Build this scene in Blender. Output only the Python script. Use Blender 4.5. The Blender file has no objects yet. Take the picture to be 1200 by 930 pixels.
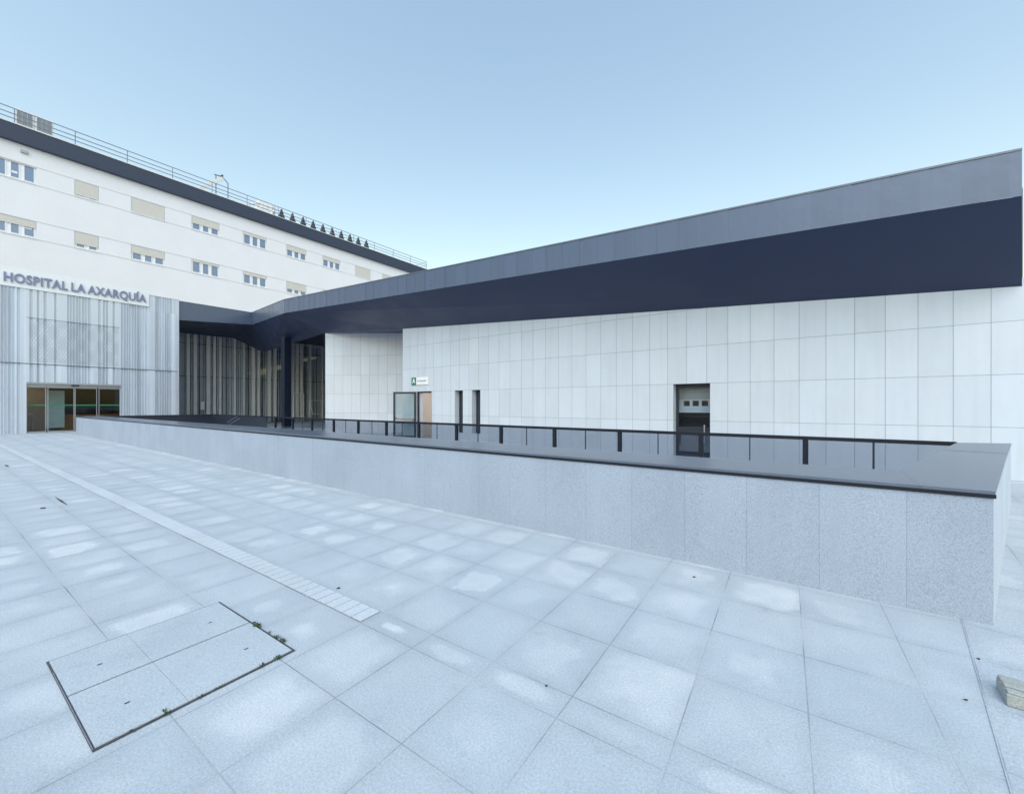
import bpy, math, random
from mathutils import Vector
random.seed(7)
sc = bpy.context.scene
COL = sc.collection

# ------------------------------------------------------------------ camera
cam_d = bpy.data.cameras.new('camera'); cam = bpy.data.objects.new('camera', cam_d); COL.objects.link(cam)
cam_d.sensor_width = 36.0; cam_d.lens = 36.0*474/1200; cam_d.shift_y = 0.0078
cam_d.clip_start = 0.05; cam_d.clip_end = 3000
cam.location = (0, 0, 1.75)
cam.rotation_euler = (math.radians(90), 0, math.atan2(0.593, 0.8045))
sc.camera = cam

# ------------------------------------------------------------------ world, sun, exposure
SUN_EL, SUN_AZ = math.radians(49), math.radians(150)     # azimuth clockwise from +Y
w = bpy.data.worlds.new('World'); sc.world = w; w.use_nodes = True
nt = w.node_tree; nt.nodes.clear()
sky = nt.nodes.new('ShaderNodeTexSky'); sky.sky_type = 'NISHITA'; sky.sun_disc = False
sky.sun_elevation = SUN_EL; sky.sun_rotation = SUN_AZ
sky.altitude = 100; sky.air_density = 2.2; sky.dust_density = 1.9; sky.ozone_density = 0.6
bg = nt.nodes.new('ShaderNodeBackground'); bg.inputs[1].default_value = 0.15
out = nt.nodes.new('ShaderNodeOutputWorld')
nt.links.new(sky.outputs[0], bg.inputs[0]); nt.links.new(bg.outputs[0], out.inputs[0])
sl = bpy.data.lights.new('sun', 'SUN'); so = bpy.data.objects.new('sun', sl); COL.objects.link(so)
sl.energy = 0.92; sl.angle = math.radians(70); sl.color = (0.74, 0.86, 1.0)
sd = Vector((math.sin(SUN_AZ)*math.cos(SUN_EL), math.cos(SUN_AZ)*math.cos(SUN_EL), math.sin(SUN_EL)))
so.rotation_euler = sd.to_track_quat('Z', 'Y').to_euler()
vs = sc.view_settings
vs.view_transform = 'Standard'; vs.look = 'None'; vs.gamma = 1; vs.use_curve_mapping = False
vs.exposure = 0.62

# ------------------------------------------------------------------ node helpers
class NT:
    def __init__(s, name):
        s.m = bpy.data.materials.new(name); s.m.use_nodes = True
        s.t = s.m.node_tree; s.t.nodes.clear()
        s.out = s.t.nodes.new('ShaderNodeOutputMaterial')
    def n(s, t, **k):
        x = s.t.nodes.new(t)
        for a, b in k.items(): setattr(x, a, b)
        return x
    def put(s, sock, v):
        if isinstance(v, bpy.types.NodeSocket): s.t.links.new(v, sock)
        elif isinstance(v, (tuple, list)) and len(v) == 3 and sock.type == 'RGBA': sock.default_value = (*v, 1)
        else: sock.default_value = v
    def math(s, op, a, b=None, c=None, clamp=False):
        x = s.n('ShaderNodeMath', operation=op, use_clamp=clamp)
        s.put(x.inputs[0], a)
        if b is not None: s.put(x.inputs[1], b)
        if c is not None: s.put(x.inputs[2], c)
        return x.outputs[0]
    def pos(s):
        g = s.n('ShaderNodeNewGeometry'); return g.outputs['Position']
    def sep(s, v):
        x = s.n('ShaderNodeSeparateXYZ'); s.put(x.inputs[0], v); return x.outputs
    def comb(s, x=0., y=0., z=0.):
        c = s.n('ShaderNodeCombineXYZ')
        for i, v in enumerate((x, y, z)): s.put(c.inputs[i], v)
        return c.outputs[0]
    def noise(s, v, scale, detail=3, rough=.55, col=False):
        x = s.n('ShaderNodeTexNoise'); s.put(x.inputs['Vector'], v); x.inputs['Scale'].default_value = scale
        x.inputs['Detail'].default_value = detail; x.inputs['Roughness'].default_value = rough
        return x.outputs[1 if col else 0]
    def white(s, v):
        x = s.n('ShaderNodeTexWhiteNoise', noise_dimensions='3D'); s.put(x.inputs['Vector'], v); return x.outputs[0]
    def map(s, v, a, b, c=0., d=1., smooth=False):
        x = s.n('ShaderNodeMapRange', interpolation_type='SMOOTHSTEP' if smooth else 'LINEAR', clamp=True)
        s.put(x.inputs[0], v)
        for i, q in enumerate((a, b, c, d)): s.put(x.inputs[1+i], q)
        return x.outputs[0]
    def mix(s, f, a, b, blend='MIX'):
        x = s.n('ShaderNodeMix', data_type='RGBA', blend_type=blend)
        s.put(x.inputs[0], f); s.put(x.inputs[6], a); s.put(x.inputs[7], b); return x.outputs[2]
    def mixf(s, f, a, b):
        x = s.n('ShaderNodeMix', data_type='FLOAT'); s.put(x.inputs[0], f); s.put(x.inputs[2], a); s.put(x.inputs[3], b); return x.outputs[0]
    def bump(s, h, strength=.3, dist=.01):
        x = s.n('ShaderNodeBump'); x.inputs['Strength'].default_value = strength; x.inputs['Distance'].default_value = dist
        s.put(x.inputs['Height'], h); return x.outputs[0]
    def bsdf(s, color, rough=.5, metal=0., normal=None, spec=.5, coat=0., emit=None, es=0.):
        p = s.n('ShaderNodeBsdfPrincipled')
        s.put(p.inputs['Base Color'], color); s.put(p.inputs['Roughness'], rough); s.put(p.inputs['Metallic'], metal)
        p.inputs['Specular IOR Level'].default_value = spec; p.inputs['Coat Weight'].default_value = coat
        if normal is not None: s.put(p.inputs['Normal'], normal)
        if emit: s.put(p.inputs['Emission Color'], emit); p.inputs['Emission Strength'].default_value = es
        s.t.links.new(p.outputs[0], s.out.inputs[0]); return p

def simple(name, c, rough=.5, metal=0., var=.12, scale=3., spec=.5, bump=0.):
    t = NT(name); p = t.pos()
    n1 = t.noise(p, scale, 4); n2 = t.noise(p, scale*14, 2)
    f = t.math('ADD', t.math('MULTIPLY', n1, .7), t.math('MULTIPLY', n2, .3))
    lo = tuple(x*(1-var) for x in c); hi = tuple(min(1, x*(1+var)) for x in c)
    t.bsdf(t.mix(t.map(f, .3, .7), lo, hi), t.map(n1, .3, .7, max(0, rough-.06), min(1, rough+.06)), metal,
           t.bump(n2, bump, .004) if bump else None, spec)
    return t.m

def glass(name, tint, refl=.25, rough=.02, opaque=None):
    t = NT(name)
    tr = t.n('ShaderNodeBsdfTransparent'); tr.inputs[0].default_value = (*tint, 1)
    gl = t.n('ShaderNodeBsdfGlossy'); gl.inputs[0].default_value = (.9, .95, 1, 1); gl.inputs['Roughness'].default_value = rough
    lw = t.n('ShaderNodeLayerWeight'); lw.inputs[0].default_value = .5
    f = t.math('MULTIPLY_ADD', t.math('POWER', lw.outputs['Facing'], 5.), min(.75, 1-refl), refl, clamp=True)
    base = tr.outputs[0]
    if opaque:
        df = t.n('ShaderNodeBsdfDiffuse'); df.inputs[0].default_value = (*opaque[0], 1)
        mx0 = t.n('ShaderNodeMixShader'); mx0.inputs[0].default_value = opaque[1]
        t.t.links.new(tr.outputs[0], mx0.inputs[1]); t.t.links.new(df.outputs[0], mx0.inputs[2]); base = mx0.outputs[0]
    mx = t.n('ShaderNodeMixShader'); t.put(mx.inputs[0], f)
    t.t.links.new(base, mx.inputs[1]); t.t.links.new(gl.outputs[0], mx.inputs[2]); t.t.links.new(mx.outputs[0], t.out.inputs[0])
    return t.m

def paving(name, k, off_u, size, rows, seed, stains=1., grout=.0028):
    """granite flags: u runs along the joints, k = slope of the paving against the building"""
    t = NT(name); P = t.pos(); X, Y, Z = t.sep(P)
    u = t.math('ADD', X, t.math('MULTIPLY', Y, k)); v = t.math('SUBTRACT', Y, t.math('MULTIPLY', X, k))
    lo, hi, ph, pl = rows
    up = t.math('GREATER_THAN', v, hi); dn = t.math('LESS_THAN', v, lo)
    vu = t.math('DIVIDE', t.math('SUBTRACT', v, hi), ph); vd = t.math('DIVIDE', t.math('SUBTRACT', v, lo), pl)
    vs_ = t.math('DIVIDE', t.math('SUBTRACT', v, lo), hi-lo)
    vv = t.mixf(up, t.mixf(dn, vs_, vd), t.math('ADD', vu, 40.)); vv = t.math('ADD', vv, 0.)
    ph_ = t.mixf(up, t.mixf(dn, hi-lo, pl), ph)
    iv = t.math('FLOOR', vv); fv = t.math('SUBTRACT', vv, iv)
    uu = t.math('DIVIDE', t.math('SUBTRACT', u, off_u), size); iu = t.math('FLOOR', uu); fu = t.math('SUBTRACT', uu, iu)
    du = t.math('MULTIPLY', t.math('MINIMUM', fu, t.math('SUBTRACT', 1., fu)), size)
    dv = t.math('MULTIPLY', t.math('MINIMUM', fv, t.math('SUBTRACT', 1., fv)), ph_)
    e = t.math('MINIMUM', du, dv)
    big = t.noise(P, .35, 3); mid = t.noise(P, 2.2, 4); fine = t.noise(P, 190., 2, .7); fine2 = t.noise(P, 75., 2, .6); fleck = t.noise(P, 420., 1)
    jw = t.math('MULTIPLY', t.map(mid, .3, .7, .55, 1.5), grout)
    joint = t.math('SUBTRACT', 1., t.map(e, t.math('MULTIPLY', jw, .6), t.math('MULTIPLY', jw, 1.5)))
    joint = t.math('MULTIPLY', joint, t.map(t.noise(P, 1.1, 4), .38, .66, .12, .95))
    cell = t.comb(iu, iv, float(seed)); r1 = t.white(cell); r2 = t.white(t.comb(iv, iu, seed+7.)); r3 = t.white(t.comb(iu, iv, seed+19.))
    # dried pale patch in the middle of each flag, damp grey rim: its own shape, size and strength per flag
    wob = t.math('MULTIPLY', t.math('SUBTRACT', t.noise(P, 2.6, 5, .62), .5), .75)
    wob2 = t.math('MULTIPLY', t.math('SUBTRACT', t.noise(P, 14., 2), .5), .09)
    cu = t.math('ABSOLUTE', t.math('SUBTRACT', fu, t.mixf(r2, .42, .58))); cv = t.math('ABSOLUTE', t.math('SUBTRACT', fv, t.mixf(r3, .42, .58)))
    pw = t.mixf(r1, 2.0, 4.0)
    rr = t.math('POWER', t.math('ADD', t.math('POWER', cu, pw), t.math('POWER', cv, pw)), t.math('DIVIDE', 1., pw))
    rr = t.math('ADD', rr, t.math('ADD', wob, wob2))
    size_r = t.mixf(r2, .15, .40)
    soft = t.mixf(r3, .035, .17)
    blob = t.map(rr, t.math('SUBTRACT', size_r, soft), t.math('ADD', size_r, soft), 1., 0., True)
    blob = t.math('MULTIPLY', blob, t.math('MULTIPLY', t.map(r1, .1, .95, .0, 1.), t.map(t.noise(P, 5., 4), .3, .65, .55, 1.)))
    blob = t.math('MULTIPLY', blob, t.map(big, .35, .62, .35, 1.))
    blob = t.math('MULTIPLY', blob, stains)
    base = t.mix(r3, (.44, .49, .525), (.468, .512, .542))
    base = t.mix(t.map(mid, .3, .7), t.mix(.85, base, (0, 0, 0), 'MIX') if False else base, t.mix(1., base, (.9, .91, .93), 'MULTIPLY'))
    rim = t.map(t.math('ADD', e, t.math('MULTIPLY', t.math('SUBTRACT', mid, .5), .10)), .0, .10, .945, 1.0, True)
    base = t.mix(1., base, t.comb(rim, rim, rim), 'MULTIPLY')
    dirt = t.map(t.noise(P, .9, 6, .68), .36, .66, 1.04, .93); base = t.mix(1., base, t.comb(dirt, dirt, dirt), 'MULTIPLY')
    drop = t.map(t.noise(P, 7.5, 2, .5), .66, .72, 1., .93); base = t.mix(1., base, t.comb(drop, drop, drop), 'MULTIPLY')
    col = t.mix(t.math('MULTIPLY', blob, .78), base, (.64, .675, .685))
    sp = t.map(t.math('ADD', t.math('MULTIPLY', fine, .6), t.math('MULTIPLY', fine2, .4)), .33, .67, .74, 1.26)
    sp = t.math('MULTIPLY', sp, t.map(fleck, .62, .72, 1., .72)); sp = t.math('MULTIPLY', sp, t.map(t.noise(P, 260., 1), .66, .74, 1., 1.22))
    col = t.mix(1., col, t.comb(sp, sp, sp), 'MULTIPLY')
    col = t.mix(t.math('MULTIPLY', joint, .8), col, (.13, .15, .19))
    h = t.math('SUBTRACT', t.math('MULTIPLY', fine2, .25), joint)
    t.bsdf(col, t.map(blob, 0, 1, .62, .8), 0., t.bump(h, .35, .004), .35)
    return t.m

def granite(name, base, pitch, off, contrast=.3, axis=0, joints=True, rough=.75):
    t = NT(name); P = t.pos(); XYZ = t.sep(P); X = XYZ[axis]
    a = t.noise(P, 95., 2, .7); b = t.noise(P, 230., 2, .7); c = t.noise(P, 36., 3, .6); big = t.noise(P, .9, 4); fl = t.noise(P, 130., 1)
    f = t.math('ADD', t.math('ADD', t.math('MULTIPLY', a, .42), t.math('MULTIPLY', b, .48)), t.math('MULTIPLY', c, .10))
    sp = t.map(f, .36, .64, 1-contrast, 1+contrast)
    sp = t.math('MULTIPLY', sp, t.map(fl, .64, .72, 1., .62))
    col = t.mix(1., base, t.comb(sp, sp, sp), 'MULTIPLY')
    g = t.map(big, .3, .7, .93, 1.06); col = t.mix(1., col, t.comb(g, g, g), 'MULTIPLY')
    hh = t.math('MULTIPLY', b, .3)
    if joints:
        q = t.math('DIVIDE', t.math('SUBTRACT', X, off), pitch); i = t.math('FLOOR', q); fr = t.math('SUBTRACT', q, i)
        e = t.math('MULTIPLY', t.math('MINIMUM', fr, t.math('SUBTRACT', 1., fr)), pitch)
        j = t.map(e, .0012, .004, 1., 0.)
        r = t.map(t.white(t.comb(i, 3., 1.)), 0, 1, .965, 1.03); col = t.mix(1., col, t.comb(r, r, r), 'MULTIPLY')
        # rain streaks that run down the cladding
        st = t.noise(t.comb(t.math('MULTIPLY', X, 9.), 0., t.math('MULTIPLY', XYZ[2], .7)), 1., 3)
        g2 = t.map(st, .35, .7, 1.012, .975); col = t.mix(1., col, t.comb(g2, g2, g2), 'MULTIPLY')
        col = t.mix(t.math('MULTIPLY', j, .30), col, (.1, .12, .15)); hh = t.math('SUBTRACT', hh, j)
    t.bsdf(col, rough, 0., t.bump(hh, .3, .004), .35)
    return t.m

def cladding(name, c, ax, off_h, pitch_h, off_v, pitch_v, jc=(.20, .225, .26), jw=.0065):
    t = NT(name); P = t.pos(); XYZ = t.sep(P)
    hcoord = XYZ[0] if ax == 'x' else t.math('ADD', t.math('MULTIPLY', XYZ[0], ax[0]), t.math('MULTIPLY', XYZ[1], ax[1]))
    def cell(q, off, pitch):
        a = t.math('DIVIDE', t.math('SUBTRACT', q, off), pitch); i = t.math('FLOOR', a); f = t.math('SUBTRACT', a, i)
        return i, t.math('MULTIPLY', t.math('MINIMUM', f, t.math('SUBTRACT', 1., f)), pitch), f
    iu, du, fu = cell(hcoord, off_h, pitch_h); iv, dv, fv = cell(XYZ[2], off_v, pitch_v)
    e = t.math('MINIMUM', du, dv); j = t.map(e, jw*.45, jw*.9, 1., 0.)
    r = t.white(t.comb(iu, iv, 2.)); r2 = t.white(t.comb(iv, iu, 5.))
    ti = t.noise(P, .7, 3); sm = t.noise(P, 6., 4); fi = t.noise(P, 160., 2)
    g = t.math('ADD', t.map(r, 0, 1, .955, 1.03), t.math('MULTIPLY', t.math('SUBTRACT', ti, .5), .12))
    g = t.math('ADD', g, t.math('MULTIPLY', t.math('SUBTRACT', sm, .5), .06)); g = t.math('ADD', g, t.math('MULTIPLY', t.math('SUBTRACT', fi, .5), .05))
    col = t.mix(1., c, t.comb(g, g, g), 'MULTIPLY'); col = t.mix(t.map(r2, .4, 1., 0., .07), col, (.72, .70, .66))
    st = t.noise(t.comb(t.math('MULTIPLY', hcoord, 6.), 0., t.math('MULTIPLY', XYZ[2], .5)), 1., 3)
    g2 = t.map(st, .45, .75, 1., .955); col = t.mix(1., col, t.comb(g2, g2, g2), 'MULTIPLY')
    col = t.mix(j, col, jc)
    hgt = t.math('SUBTRACT', t.math('ADD', t.math('MULTIPLY', fu, t.math('MULTIPLY', t.math('SUBTRACT', r, .5), .18)), t.math('MULTIPLY', fv, t.math('MULTIPLY', t.math('SUBTRACT', r2, .5), .18))), t.math('MULTIPLY', j, 1.))
    t.bsdf(col, t.map(sm, .3, .7, .38, .5), 0., t.bump(hgt, .5, .012), .4)
    return t.m

# ------------------------------------------------------------------ materials
ROWS = (2.015, 2.22, .63, .6)
M = {}
M['paving'] = paving('granite_paving', .041, .108, .585, ROWS, 3)
M['paving_plain'] = paving('granite_cover_slab', .041, -32.92, 300.0, (-40., -39., 300., 40.), 11, stains=.0, grout=.0005)
M['paving_skew'] = paving('granite_paving_turned', -.13, .37, .6, (1.2, 1.22, .61, .6), 5, stains=.8)
M['asphalt_earth'] = simple('outer_ground', (.30, .31, .32), .85, var=.15, scale=.6)
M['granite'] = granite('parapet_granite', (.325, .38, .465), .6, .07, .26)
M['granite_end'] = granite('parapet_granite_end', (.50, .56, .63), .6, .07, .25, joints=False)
M['coping'] = granite('coping_stone', (.112, .140, .186), 12., .1, .07, rough=.28)
M['drain'] = granite('drain_granite', (.50, .545, .575), 1., 0., .2, joints=False)
M['clad'] = cladding('porcelain_cladding', (.565, .62, .69), 'x', .35, .6, .04, 1.2)
a_ = (4.5*1, 2.4); L_ = math.hypot(*a_)
M['clad_angled'] = cladding('porcelain_cladding_angled', (.57, .61, .67), (a_[0]/L_, a_[1]/L_), .1, .6, .04, 1.2)
M['render'] = simple('white_render', (.77, .775, .80), .8, var=.035, scale=.5, bump=.1)
M['groove_shade'] = simple('grey_groove_shade', (.60, .61, .63), .8, var=.05)  # darker grey stands for the shadow in the wall grooves
M['navy'] = simple('navy_soffit_paint', (.010, .020, .066), .42, 0., .02, .8, spec=.55)
M['navy_dark'] = simple('navy_frame_paint', (.016, .022, .038), .4, 0., .1, 3)
M['rail_paint'] = simple('black_navy_rail_paint', (.007, .010, .019), .55, 0., .1, 3, spec=.3)
M['band'] = simple('navy_roof_band', (.030, .042, .075), .5, 0., .07, .6)
def fascia_mat():
    t = NT('fascia_metal'); P = t.pos(); X, Y, Z = t.sep(P)
    q = t.math('DIVIDE', X, .62); i = t.math('FLOOR', q); f = t.math('SUBTRACT', q, i)
    r = t.white(t.comb(i, 0., 4.)); st = t.noise(t.comb(t.math('MULTIPLY', X, 7.), 0., t.math('MULTIPLY', Z, .6)), 1., 3); n = t.noise(P, 3., 3)
    g = t.math('ADD', t.map(r, 0, 1, .93, 1.05), t.math('MULTIPLY', t.math('SUBTRACT', st, .5), .18))
    col = t.mix(1., (.072, .102, .168), t.comb(g, g, g), 'MULTIPLY')  # lighter than the soffit, sky light put into the base colour
    hb = t.math('MULTIPLY', t.noise(t.comb(X, t.math('MULTIPLY', r, 9.), Z), 2.5, 2), 1.)
    t.bsdf(col, t.map(n, .3, .7, .27, .37), .15, t.bump(hb, .3, .02), .8)
    return t.m
M['fascia'] = fascia_mat()
M['fascia_trim'] = simple('fascia_trim_metal', (.13, .15, .19), .45, .4, .08)
def slat_mat():
    t = NT('pale_slat_metal'); P = t.pos(); X, Y, Z = t.sep(P)
    a = t.noise(t.comb(0., t.math('MULTIPLY', Y, 2.6), t.math('MULTIPLY', Z, .04)), 1., 3); b = t.noise(P, 1.5, 3); c = t.white(t.comb(0., t.math('FLOOR', t.math('DIVIDE', Y, .29)), t.math('FLOOR', t.math('DIVIDE', t.math('ADD', Z, .01), 4.33))))
    g = t.math('ADD', t.map(a, .3, .7, .80, 1.12), t.math('ADD', t.math('MULTIPLY', t.math('SUBTRACT', b, .5), .12), t.math('MULTIPLY', t.math('SUBTRACT', c, .5), .16)))
    t.bsdf(t.mix(1., (.60, .65, .73), t.comb(g, g, g), 'MULTIPLY'), t.map(b, .3, .7, .38, .5), .25); return t.m
M['slat'] = slat_mat()
M['slat_lip'] = simple('dark_joint_metal', (.16, .18, .22), .5, .3, .1)
M['sign_band'] = simple('white_sign_board', (.78, .80, .81), .5, 0., .02)
M['letters'] = simple('violet_grey_letters', (.21, .23, .36), .45, .1, .06)
M['alu'] = simple('brushed_aluminium', (.38, .40, .43), .38, .6, .06)
M['pvc'] = simple('white_window_frame', (.80, .81, .83), .4, 0., .03)
M['shutter'] = simple('beige_roller_shutter', (.66, .63, .58), .6, 0., .05, 6)
M['win_glass'] = glass('window_glass', (.10, .15, .25), .22, .03, ((.055, .10, .235), .96))  # sky reflection partly put into the blue diffuse colour
M['door_glass'] = glass('clear_door_glass', (.84, .89, .89), .02, .01)
M['lobby_glass'] = glass('lobby_glass', (.93, .95, .96), .04, .015)
M['rail_glass'] = glass('grey_tinted_glass', (.685, .705, .74), .05, .01)
M['dark_glass'] = glass('dark_window_glass', (.05, .06, .08), .10, .02, ((.02, .025, .04), .9))
M['fin'] = simple('pale_fin_metal', (.72, .74, .755), .5, .1, .08, 2)
M['lobby_back'] = simple('grey_lobby_wall', (.62, .65, .70), .7, 0., .1, 1)
M['green'] = simple('green_safety_stripe', (.015, .20, .09), .5, 0., .05)
M['sign_green'] = simple('green_sign_face', (.01, .17, .11), .5, 0., .03)
M['white'] = simple('white_enamel', (.80, .81, .82), .4, 0., .03)
M['grey_text'] = simple('grey_print', (.28, .29, .31), .6, 0., .05)
M['wood'] = simple('warm_wood', (.48, .21, .07), .45, 0., .25, 7)
M['tan'] = simple('tan_wall', (.40, .32, .255), .6, 0., .12, 2)
M['pink'] = simple('pale_interior_wall', (.80, .75, .70), .7, 0., .05, 2)
M['dark_in'] = simple('dark_interior', (.045, .05, .07), .6, 0., .2, 2)
M['frost'] = simple('frosted_panel', (.40, .46, .46), .4, 0., .06, 2)
M['steel'] = simple('galvanised_rail', (.22, .24, .31), .5, .3, .1)
M['ac_case'] = simple('white_unit_casing', (.72, .71, .68), .5, 0., .05)
M['ac_dark'] = simple('dark_grille', (.22, .23, .24), .6, 0., .2, 8)
M['cowl'] = simple('charcoal_steel', (.045, .048, .055), .6, .1, .1)
M['roof'] = simple('grey_roofing', (.30, .30, .31), .85, 0., .15, 1)
M['black'] = simple('dark_gap', (.03, .03, .04), .7, 0., .2, 20)
M['frame_steel'] = simple('rusted_steel_edge', (.085, .085, .10), .5, .4, .3, 12)
M['leaf_green'] = simple('weed_leaf', (.05, .085, .03), .6, 0., .4, 60)
M['leaf_dry'] = simple('dry_leaf', (.06, .05, .045), .8, 0., .3, 60)
M['block'] = granite('worn_concrete', (.34, .36, .35), 1., 0., .3, joints=False, rough=.85)
M['rubble'] = simple('ochre_rail', (.3, .12, .05), .5, 0., .1)
def perf_mat():
    t = NT('perforated_slat_metal'); P = t.pos(); X, Y, Z = t.sep(P)
    def fr(q, p):
        a = t.math('DIVIDE', q, p); return t.math('ABSOLUTE', t.math('SUBTRACT', t.math('SUBTRACT', a, t.math('FLOOR', a)), .5))
    row = t.math('FLOOR', t.math('DIVIDE', Z, .15)); yy = t.math('ADD', Y, t.math('MULTIPLY', t.math('MODULO', row, 2.), .075))
    a = t.math('MULTIPLY', fr(yy, .15), .15); b = t.math('MULTIPLY', fr(Z, .15), .15)
    d = t.math('SQRT', t.math('ADD', t.math('MULTIPLY', a, a), t.math('MULTIPLY', b, b)))
    dia = t.math('ADD', fr(t.math('ADD', Y, t.math('MULTIPLY', Z, .6)), .85), fr(t.math('SUBTRACT', Y, t.math('MULTIPLY', Z, .6)), .85))
    rad = t.map(dia, .3, .75, .012, .058)
    zone = t.math('MULTIPLY', t.math('MULTIPLY', t.math('GREATER_THAN', Z, 4.42), t.math('LESS_THAN', Z, 7.12)), t.math('MULTIPLY', t.math('GREATER_THAN', Y, 2.4), t.math('LESS_THAN', Y, 6.45)))
    dot = t.math('MULTIPLY', t.math('LESS_THAN', d, rad), zone)
    col = t.mix(zone, (.60, .645, .70), (.49, .535, .595)); col = t.mix(dot, col, (.62, .66, .71))
    t.bsdf(col, .42, .2, None); return t.m
M['perf'] = perf_mat()
def emis(name, c, s):
    t = NT(name); e = t.n('ShaderNodeEmission'); e.inputs[0].default_value = (*c, 1); e.inputs[1].default_value = s
    t.t.links.new(e.outputs[0], t.out.inputs[0]); return t.m
M['lamp_warm'] = emis('warm_lamp_panel', (1., .86, .74), 2.6)

# ------------------------------------------------------------------ mesh helpers
class MB:
    def __init__(s): s.v = []; s.f = []
    def quad(s, *p):
        b = len(s.v); s.v += [tuple(q) for q in p]; s.f.append(tuple(range(b, b+len(p)))); return s
    def box(s, x0, y0, z0, x1, y1, z1):
        x0, x1 = sorted((x0, x1)); y0, y1 = sorted((y0, y1)); z0, z1 = sorted((z0, z1))
        b = len(s.v); s.v += [(x, y, z) for z in (z0, z1) for x, y in ((x0, y0), (x1, y0), (x1, y1), (x0, y1))]
        s.f += [tuple(b+i for i in q) for q in ((3, 2, 1, 0), (4, 5, 6, 7), (0, 1, 5, 4), (1, 2, 6, 5), (2, 3, 7, 6), (3, 0, 4, 7))]; return s
    def prism(s, poly, z0, z1):
        """poly: plan outline (x, y), counter-clockwise; z0 / z1: number or list per corner"""
        n = len(poly); b = len(s.v)
        zz0 = z0 if isinstance(z0, (list, tuple)) else [z0]*n; zz1 = z1 if isinstance(z1, (list, tuple)) else [z1]*n
        s.v += [(p[0], p[1], z) for p, z in zip(poly, zz0)] + [(p[0], p[1], z) for p, z in zip(poly, zz1)]
        s.f.append(tuple(b+i for i in reversed(range(n)))); s.f.append(tuple(b+n+i for i in range(n)))
        for i in range(n):
            j = (i+1) % n; s.f.append((b+i, b+j, b+n+j, b+n+i))
        return s
    def tube(s, a, c, r, n=8, r2=None):
        a = Vector(a); c = Vector(c); d = (c-a).normalized(); x = d.orthogonal().normalized(); y = d.cross(x); b = len(s.v)
        for p, q in ((a, r), (c, r2 or r)):
            for i in range(n):
                t = 2*math.pi*i/n; s.v.append(tuple(p+x*math.cos(t)*q+y*math.sin(t)*q))
        for i in range(n): j = (i+1) % n; s.f.append((b+i, b+j, b+n+j, b+n+i))
        s.f.append(tuple(b+i for i in reversed(range(n)))); s.f.append(tuple(b+n+i for i in range(n))); return s
    def beam(s, a, c, wd, ht):
        """rectangular bar from a to c, width across, height up"""
        a = Vector(a); c = Vector(c); d = (c-a).normalized(); up = Vector((0, 0, 1))
        if abs(d.z) > .95: up = Vector((1, 0, 0))
        x = d.cross(up).normalized(); y = x.cross(d).normalized(); b = len(s.v)
        for p in (a, c):
            for i, j in ((-1, -1), (1, -1), (1, 1), (-1, 1)): s.v.append(tuple(p+x*wd/2*i+y*ht/2*j))
        s.f += [tuple(b+i for i in q) for q in ((3, 2, 1, 0), (4, 5, 6, 7), (0, 1, 5, 4), (1, 2, 6, 5), (2, 3, 7, 6), (3, 0, 4, 7))]; return s
    def build(s, name, mat, parent=None, bevel=0., smooth=False):
        o0 = Vector(parent.matrix_world.translation) if False else Vector(root_loc(parent))
        me = bpy.data.meshes.new(name); me.from_pydata([tuple(Vector(v)-o0) for v in s.v], [], s.f)
        me.materials.append(mat); me.validate(); me.update()
        if smooth: me.polygons.foreach_set('use_smooth', [True]*len(me.polygons))
        o = bpy.data.objects.new(name, me); COL.objects.link(o)
        if parent: o.parent = parent
        if bevel:
            b = o.modifiers.new('bevel', 'BEVEL'); b.width = bevel; b.segments = 2; b.limit_method = 'ANGLE'
        return o
def root_loc(o):
    l = Vector((0, 0, 0))
    while o: l += Vector(o.location); o = o.parent
    return l
def tag(o, label, cat, group=None, kind=None):
    if label: o['label'] = label
    if cat: o['category'] = cat
    if group: o['group'] = group
    if kind: o['kind'] = kind
    return o
def thing(name, label, cat, loc=(0, 0, 0), group=None):
    o = bpy.data.objects.new(name, None); COL.objects.link(o); o.location = loc; o.empty_display_size = .2
    return tag(o, label, cat, group)
def struct(name, mb, mat):
    o = mb.build(name, mat); o['kind'] = 'structure'; return o
def copy_tree(o, parent=None):
    c = o.copy(); COL.objects.link(c); c.parent = parent
    for ch in [x for x in bpy.data.objects if x.parent == o]: copy_tree(ch, c)
    return c
def holed(mb, fn, u0, u1, v0, v1, holes, depth, top=None):
    """wall sheet with rectangular openings and their reveals. fn(u, v, d) -> world point, d = depth into the wall"""
    us = sorted({u0, u1} | {h[0] for h in holes} | {h[1] for h in holes}); vs_ = sorted({v0, v1} | {h[2] for h in holes} | {h[3] for h in holes})
    for i in range(len(us)-1):
        for j in range(len(vs_)-1):
            cu, cv = (us[i]+us[i+1])/2, (vs_[j]+vs_[j+1])/2
            if any(h[0] < cu < h[1] and h[2] < cv < h[3] for h in holes): continue
            t0 = t1 = vs_[j+1]
            if top and j == len(vs_)-2: t0, t1 = top(us[i]), top(us[i+1])
            mb.quad(fn(us[i], vs_[j], 0), fn(us[i+1], vs_[j], 0), fn(us[i+1], t1, 0), fn(us[i], t0, 0))
    for a, b, c, d in holes:
        mb.quad(fn(a, c, 0), fn(a, d, 0), fn(a, d, depth), fn(a, c, depth)); mb.quad(fn(b, c, 0), fn(b, c, depth), fn(b, d, depth), fn(b, d, 0))
        mb.quad(fn(a, d, 0), fn(b, d, 0), fn(b, d, depth), fn(a, d, depth))
        if c > v0+.01: mb.quad(fn(a, c, 0), fn(a, c, depth), fn(b, c, depth), fn(b, c, 0))
    return mb

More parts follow.
